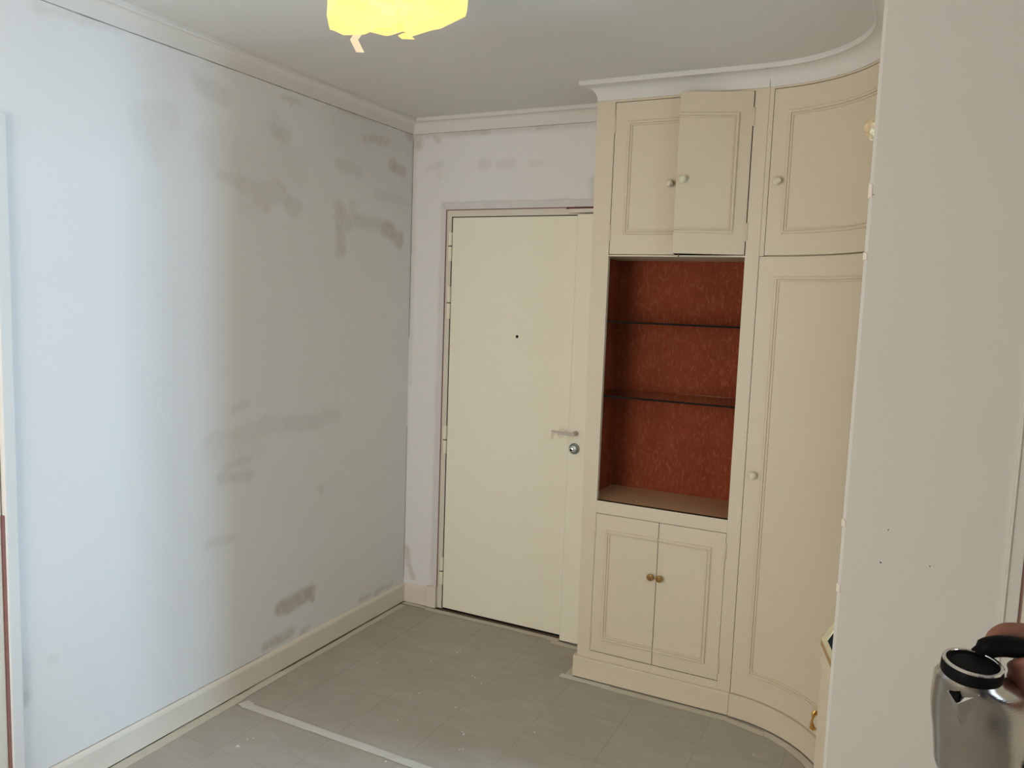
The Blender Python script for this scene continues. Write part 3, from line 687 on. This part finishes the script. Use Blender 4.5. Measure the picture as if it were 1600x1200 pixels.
tape([(.90, -.066), (1.10, -.070)], .032, 'tape strip under the lock cover beside the cabinet')
tape([(1.108, -.36), (1.108, -.10)], .036, 'tape strip along the left side of the cabinet plinth')
tape([(1.075, -.362), (1.30, -.364)], .034, 'tape strip at the left corner of the cabinet plinth', .0009, 'tape_floor2')
tape([(1.27, -.366), (1.80, -.365)], .034, 'tape strip along the front of the cabinet plinth')
def ctape(a, b, r, w, l, z=0, m='tape_floor'): return tag(strip(arcs(a, b, 8, r), w, z, .0008, .001).build('tape_strip', M[m]), l, 'tape', G)
tape([(1.80, -.372), (1.95, -.412)], .034, 'straight tape piece where the curved plinth begins', .0009)
ctape(22, 40, RC-.035, .034, 'short tape piece under the curved plinth', 0, 'tape_floor2')
ctape(38, 70, RC-.035, .036, 'tape piece under the curved plinth near the partition', .0009)
cr = MB(); rr = random.Random(3)
spots = [(696, 972), (718, 1019), (672, 1032), (673, 1033), (722, 1145), (712, 1106), (720, 1170), (590, 1034), (739, 1058), (754, 1070), (860, 1000), (618, 1124), (838, 1144), (585, 1017), (604, 1190), (370, 1165), (390, 1155), (640, 1090), (1180, 1180), (656, 1083)]
for u, v in spots:
    p = on(u, v, 'z', 0)
    for _ in range(rr.choice((1, 1, 2, 3))):
        s_ = rr.uniform(.0018, .0045); x = p.x+rr.uniform(-.012, .012); y = p.y+rr.uniform(-.012, .012)
        cr.lathe([(s_, -.0003), (s_*.8, s_*.4), (s_*.2, s_*.6)], (x, y, 0), 'z', 5)
c_ = cr.build('plaster_crumbs', M['crumb']); tag(c_, 'tiny white plaster crumbs scattered over the grey floor paper', 'crumbs'); c_['kind'] = 'stuff'

# ------------------------------------------------------------------ ceiling lamp wrapped in film
lamp = thing('ceiling_lamp', 'lit ceiling lamp bundled in crumpled yellow plastic film', 'lamp')
LC = Vector((1.113, -1.742, 0))
rnd = random.Random(11); rings = []
b2 = Vector((-.447, .894, 0)); a2 = Vector((.894, .447, 0))
LD = (Vector((LC.x, LC.y, 2.3))-CAM).dot(fw)
hem = [(515, 46), (522, 48), (537, 55), (571, 54), (574, 49), (604, 56.5), (612, 55), (630, 49), (633, 50), (640, 58), (676, 47), (688, 45), (731, 24), (740, 20)]   # hem outline measured in the photograph
def hem_v(u):
    for (u0, v0), (u1, v1) in zip(hem, hem[1:]):
        if u <= u1: return v0+(v1-v0)*max(0, (u-u0))/(u1-u0)
    return hem[-1][1]
def hem_z(a):      # height of the film's hem at sideways offset a
    p = LC+a2*a+b2*math.sqrt(max(0, .17**2-a*a)); z = 2.28
    for _ in range(4):
        q = Vector((p.x, p.y, z))-CAM; d = q.dot(fw); u = 800+FPX*q.dot(RT)/d; v = 600-FPX*q.dot(UP)/d
        z -= (hem_v(u)-v)*d/FPX
    return z
prof = [(.05, 0), (.10, .03), (.160, .10), (.177, .22), (.180, .40), (.178, .58), (.177, .76), (.174, .92), (.170, 1.0), (.150, 1.0), (.10, .97), (.05, .95), (.01, .94)]
n = 144
creases = [(i*2*PI/15+rnd.uniform(-.16, .16), rnd.uniform(.5, 1.3)) for i in range(15)]
for k_, (r, f) in enumerate(prof):
    ring = []
    for j in range(n):
        t = 2*PI*j/n; d = a2*math.cos(t)+b2*math.sin(t)
        cd_ = min(abs((t-c+PI) % (2*PI)-PI)/w for c, w in creases); slack = min(1, cd_/.16)
        f1 = noise.noise(Vector((math.cos(t)*2.0, math.sin(t)*2.0, f*1.5+5))); f2 = noise.noise(Vector((math.cos(t)*6, math.sin(t)*6, f*5+1)))
        ed = 1 if 2 <= k_ <= 6 else .0
        r2 = r*(1-ed*(.05*slack - .04*f1 - .03*f2))
        zb = hem_z(.17*math.cos(t)) + (.0 if math.sin(t) > -.2 else .012*f1)
        z = 2.512+(zb-2.512)*f + (.006*f2 if 8 < k_ else 0)
        ring.append(LC+d*r2+Vector((0, 0, min(z, 2.513))))
    rings.append(ring)
label(MB().loft(rings, True, True).build('film_wrap', M['bag'], lamp, smooth=16), 'crumpled translucent yellow film')
for q0, q1, q2, w_ in (((560, 52), (553, 62), (563, 82), .011), ((640, 52), (632, 56), (638, 61), .018)):
    dep = LD+(.136 if w_ < .015 else .158)
    pts = [CAM+ray(*q)*dep for q in (q0, q1, q2)]
    tb = MB(); rings = []
    for p in pts: rings.append([p-a2*w_, p+a2*w_, p+a2*w_+b2*.0015, p-a2*w_+b2*.0015])
    label(tb.loft(rings).build('tape_tail', M['tape_white'] if w_ < .015 else M['bag'], lamp), 'strip of tape hanging from the film')
MB().lathe([(.05, 2.5168), (.05, 2.505), (.03, 2.49), (.012, 2.485), (.012, 2.46)], (LC.x, LC.y, 0), 'z', 20).build('ceiling_rose', M['cornice'], lamp, smooth=40)
em = bpy.data.materials.new('bulb_glow'); em.use_nodes = True; eb = em.node_tree.nodes['Principled BSDF']
eb.inputs['Emission Color'].default_value = (1, .80, .5, 1); eb.inputs['Emission Strength'].default_value = 5
MB().lathe([(.012, 2.462), (.018, 2.445), (.03, 2.42), (.032, 2.40), (.022, 2.378), (.004, 2.37)], (LC.x, LC.y, 0), 'z', 16).build('bulb', em, lamp, smooth=50)

# taped-over wall fitting on the right wall
fit = thing('wall_lamp', 'wall fitting bundled in yellowish masking tape, peeping past the partition edge', 'lamp')
bm = bmesh.new(); bmesh.ops.create_icosphere(bm, subdivisions=3, radius=1)
FP = Vector((2.212, -1.30, 2.075))
for v in bm.verts:
    f_ = 1+.35*noise.noise(v.co*2.2+Vector((3, 1, 2)))
    v.co = Vector((v.co.x*.020*f_, v.co.y*.036*f_, v.co.z*.026*f_ - .004*v.co.x)) + FP
me = bpy.data.meshes.new('tape_wrap'); bm.to_mesh(me); bm.free(); me.materials.append(M['tape_yellow'])
o = bpy.data.objects.new('tape_wrap', me); COL.objects.link(o); o.parent = fit
MB().lathe([(.03, -.0), (.03, .006), (.015, .012), (.012, .02)], (XR, -1.30, 2.075), '-x', 16).build('wall_plate', M['frame'], fit, smooth=40)

# ------------------------------------------------------------------ kettle
K = Vector((2.437, -2.289, 1.174))
ah = Vector((.894, .447, 0)).normalized(); bh = Vector((-.447, .894, 0)).normalized(); ch = Vector((0, 0, 1))
KP = lambda a, b, c: K+ah*a+bh*b+ch*c
ket = thing('kettle', 'brushed steel kettle with black lid and handle, held in a hand at lower right', 'kettle')
sh = Vector((.8, .6))
hd_ = ah*sh.x+bh*sh.y
bodyr = [(.036, -.016, 0), (.0395, -.0215, .003), (.046, -.028, .011), (.0530, -.038, .025), (.0570, -.050, .037), (.0600, -.066, .044), (.0625, -.090, .053), (.063, -.115, .063), (.062, -.140, .072), (.060, -.165, .077), (.057, -.19, .079), (.053, -.2, .079)]
rings = []
NK = 64
spd = (ah*-.40+bh*-.916).normalized(); sp_t = math.atan2(spd.dot(bh), spd.dot(ah))
for r, c, s_ in bodyr:
    ring = []
    for j in range(NK):
        t = 2*PI*j/NK; dt = (t-sp_t+PI) % (2*PI)-PI
        ring.append(KP(0, 0, c)+hd_*s_+(ah*math.cos(t)+bh*math.sin(t))*r)
    rings.append(ring)
kb = MB().loft(rings, False, True).build('body', M['steel'], ket, smooth=40)
# V shaped pouring beak on the camera side, with its dark opening
MK = Matrix.Translation(K) @ Matrix.Rotation(math.radians(5.5), 4, ah) @ Matrix.Translation(-K); MKI = MK.inverted()
from mathutils.bvhtree import BVHTree
bm = bmesh.new(); bm.from_mesh(kb.data); bm.transform(MK); bvh = BVHTree.FromBMesh(bm); bm.free()
def at(u, v, d): return CAM + ray(u, v)*d          # real position of a photographed point at distance d
def onb(u, v, off):
    r_ = ray(u, v); h_ = bvh.ray_cast(CAM, r_.normalized())
    d_ = h_[3]/r_.length if h_[0] else 1.0
    return MKI @ at(u, v, d_-off)
Lp, Rp, Tp, Bp, Mp = (1480, 1079), (1531, 1086), (1496, 1100), (1503, 1137), (1499, 1083)
sv = [onb(*Lp, .001), onb(*Rp, .001), onb(*Tp, .011), onb(*Bp, .0002), onb(*Lp, -.004), onb(*Rp, -.004), onb(*Bp, -.004)]
label(MB().add(sv, [(0, 2, 3), (2, 1, 3), (0, 1, 2), (4, 6, 5), (0, 3, 6, 4), (3, 1, 5, 6), (1, 0, 4, 5)]).build('spout', M['steel'], ket), 'pointed steel pouring beak')
ov = [onb(1482, 1080.5, .0032), onb(*Mp, .0048), onb(1497, 1097, .0115), onb(1494, 1098.5, .0112), onb(1482, 1080.5, .001), onb(*Mp, .001), onb(1497, 1097, .004), onb(1494, 1098.5, .004)]
label(MB().add(ov, [(0, 1, 2, 3), (7, 6, 5, 4), (0, 4, 5, 1), (1, 5, 6, 2), (2, 6, 7, 3), (3, 7, 4, 0)]).build('spout_opening', M['blackgloss'], ket), 'dark opening of the pouring beak')
def kl(prof_, m, nm, l=None, cap0=True, cap1=True):
    mb = MB().lathe(prof_, K, 'z', 56, cap0, cap1); o = mb.build(nm, m, ket, smooth=35)
    if l: o['label'] = l
    return o
kl([(.033, -.0195), (.0362, -.0185), (.0368, -.012), (.0366, -.004), (.0358, -.0015), (.031, -.0015)], M['black'], 'lid', 'black plastic lid rim')
kl([(.0312, -.0014), (.0360, -.0012), (.0362, .0008), (.0351, .0016), (.0318, .0012), (.0310, -.0005), (.0312, -.0014)], M['chrome'], 'lid_ring', 'bright chrome ring around the lid', False, False)
kl([(.001, -.0032), (.015, -.0026), (.025, -.0014), (.0312, .0002), (.0312, -.006), (.001, -.006)], M['blackgloss'], 'lid_disc', 'black lid centre')
ket.matrix_world = MK
hpts = [MKI @ at(*q) for q in ((1527, 1024, 1.078), (1545, 1012, 1.078), (1572, 1010, 1.078), (1606, 1017, 1.082), (1640, 1036, 1.086), (1656, 1080, 1.09), (1655, 1135, 1.088), (1638, 1185, 1.082), (1610, 1210, 1.075))]
cur_ = []
for i in range(len(hpts)-1):
    for s_ in range(4):
        p0 = Vector(hpts[max(0, i-1)]); p1 = Vector(hpts[i]); p2 = Vector(hpts[i+1]); p3 = Vector(hpts[min(len(hpts)-1, i+2)]); t = s_/4
        cur_.append(.5*((2*p1)+(p2-p0)*t+(2*p0-5*p1+4*p2-p3)*t*t+(3*p1-p0-3*p2+p3)*t**3))
cur_.append(Vector(hpts[-1]))
nh = len(cur_)
label(MB().tube(cur_, [(.0105, .0105) if i < 3 else (.0145, .014) if i < nh*.5 else (.012, .011) for i in range(nh)], 16).build('handle', M['black'], ket, smooth=60), 'thick black plastic handle')

# ------------------------------------------------------------------ person holding the kettle (stands right of the frame, hand in view)
def chain_obj(name, chains, m, parent=None, voxel=None, sub=1):
    """limb chains grown with a Skin modifier, unified into one continuous mesh"""
    vs = []; es = []; rs = []
    for ch_ in chains:
        o0 = len(vs)
        for i, (p, r) in enumerate(ch_):
            vs.append(tuple(p)); rs.append(r)
            if i: es.append((o0+i-1, o0+i))
    me = bpy.data.meshes.new(name); me.from_pydata(vs, es, [])
    ob = bpy.data.objects.new(name, me); COL.objects.link(ob)
    ob.modifiers.new('skin', 'SKIN')
    if not me.skin_vertices:
        bm = bmesh.new(); bm.from_mesh(me); bm.verts.layers.skin.verify(); bm.to_mesh(me); bm.free()
    o0 = 0
    for ch_ in chains: me.skin_vertices[0].data[o0].use_root = True; o0 += len(ch_)
    for k_, r in enumerate(rs): me.skin_vertices[0].data[k_].radius = r if isinstance(r, tuple) else (r, r)
    ob.modifiers.new('sub', 'SUBSURF').levels = sub+1
    if voxel:
        rm = ob.modifiers.new('remesh', 'REMESH'); rm.mode = 'VOXEL'; rm.voxel_size = voxel
        sm = ob.modifiers.new('smooth', 'SMOOTH'); sm.factor = .5; sm.iterations = 3
    dg = bpy.context.evaluated_depsgraph_get(); dg.update()
    m2 = bpy.data.meshes.new_from_object(ob.evaluated_get(dg)); bpy.data.objects.remove(ob)
    m2.name = name; m2.materials.clear(); m2.materials.append(m)
    for p in m2.polygons: p.use_smooth = True
    ob = bpy.data.objects.new(name, m2); COL.objects.link(ob)
    if parent: ob.parent = parent
    return ob
wrist = at(1745, 1075, 1.10)
elbow = Vector((2.70, -2.40, 1.03)); shoulder = Vector((2.74, -2.98, 1.385))
hips = Vector((2.94, -3.06, .95)); chest = Vector((2.94, -3.06, 1.30)); neck = Vector((2.94, -3.05, 1.50)); head = Vector((2.93, -3.01, 1.66))
sh2 = Vector((3.14, -3.04, 1.385))
palm = at(1688, 1050, 1.115)
arm_skin = [[(elbow, .042), (elbow.lerp(wrist, .5), .036), (wrist, (.027, .024)), (wrist.lerp(palm, .5), (.032, .024)), (palm, (.036, .022)), (at(1662, 1040, 1.118), (.033, .018))],
            # thumb bent over the bar, behind it
            [(at(1700, 1040, 1.112), .021), (at(1640, 1004, 1.115), .0185), (at(1600, 990, 1.110), .0165), (at(1568, 987, 1.102), .0140), (at(1551, 996, 1.094), .0112), (at(1544, 1006, 1.090), .0075)]]
for v_, L_ in ((1038, -8), (1055, -9), (1074, -2), (1092, 6)):   # four fingers closed round the bar, tips towards the body
    arm_skin.append([(at(1690, v_-8, 1.11), .0105), (at(1668, v_-6, 1.072), .0098), (at(1645, v_-3, 1.058), .0095), (at(1612+L_, v_-2, 1.058), .0088), (at(1592+L_, v_+1, 1.070), .0082), (at(1588+L_, v_+3, 1.088), .0070)])
body = [[(hips, (.15, .11)), (hips.lerp(chest, .5), (.14, .10)), (chest, (.15, .11)), (neck-Vector((0, 0, .06)), .07), (neck, .055), (head-Vector((0, 0, .06)), .07), (head, .092), (head+Vector((0, 0, .07)), .075)],
        [(chest+Vector((0, 0, .08)), .07), (shoulder, .058), (shoulder.lerp(elbow, .5), .046), (elbow, .042)],
        [(chest+Vector((0, 0, .08)), .07), (sh2, .058), (Vector((3.22, -3.06, 1.10)), .045), (Vector((3.21, -3.00, .87)), .034), (Vector((3.20, -2.98, .79)), (.038, .018)), (Vector((3.20, -2.97, .72)), (.032, .014))],
        [(head+Vector((0, .07, .0)), .02), (head+Vector((0, .105, -.012)), .013)]]
for s_ in (-1, 1):
    hx = hips+Vector((.09*s_, 0, -.02))
    body.append([(hx, .085), (Vector((2.94+.10*s_, -3.05, .50)), .058), (Vector((2.94+.11*s_, -3.08, .10)), .040), (Vector((2.94+.11*s_, -3.06, .045)), .042), (Vector((2.94+.12*s_, -2.92, .032)), .032)])
    body.append([(head+Vector((.082*s_, -.01, .0)), .018), (head+Vector((.096*s_, -.015, .01)), .012)])
for q in range(4): body.append([(Vector((3.20, -2.99+.018*q, .75)), .010), (Vector((3.195, -2.99+.018*q, .67)), .009), (Vector((3.19, -2.985+.018*q, .63)), .008)])
person = chain_obj('person', arm_skin+body, M['skin'], voxel=.0034)
tag(person, 'person out of frame whose bare hand grips the kettle handle', 'person')
chain_obj('sweater', [[(hips-Vector((0, 0, .02)), (.168, .128)), (hips.lerp(chest, .5), (.16, .12)), (chest, (.170, .128)), (chest+Vector((0, 0, .11)), (.12, .10)), (neck-Vector((0, 0, .05)), .075)],
                      [(chest+Vector((0, 0, .08)), .085), (shoulder, .074), (shoulder.lerp(elbow, .5), .060), (elbow, .056), (elbow.lerp(wrist, .45), .049)],
                      [(chest+Vector((0, 0, .08)), .085), (sh2, .074), (Vector((3.22, -3.06, 1.10)), .058), (Vector((3.21, -3.0, .90)), .044)]], M['sweater'], person, voxel=.008)
chain_obj('trousers', [[(hips+Vector((0, 0, .02)), (.160, .122)), (hips-Vector((0, 0, .06)), (.155, .12))]]+[[(hips+Vector((.09*s_, 0, -.02)), .10), (Vector((2.94+.10*s_, -3.05, .50)), .076), (Vector((2.94+.11*s_, -3.08, .10)), .064)] for s_ in (-1, 1)], M['trousers'], person, voxel=.009)
for s_ in (-1, 1):
    chain_obj('shoe', [[(Vector((2.94+.11*s_, -3.10, .047)), .045), (Vector((2.94+.115*s_, -3.01, .048)), (.047, .045)), (Vector((2.94+.12*s_, -2.89, .040)), (.042, .036))]], M['shoe'], person, voxel=.008)
chain_obj('hair', [[(head+Vector((0, -.045, -.03)), .075), (head+Vector((0, -.03, .035)), .096), (head+Vector((0, -.005, .085)), .075)]], M['hair'], person, voxel=.008)
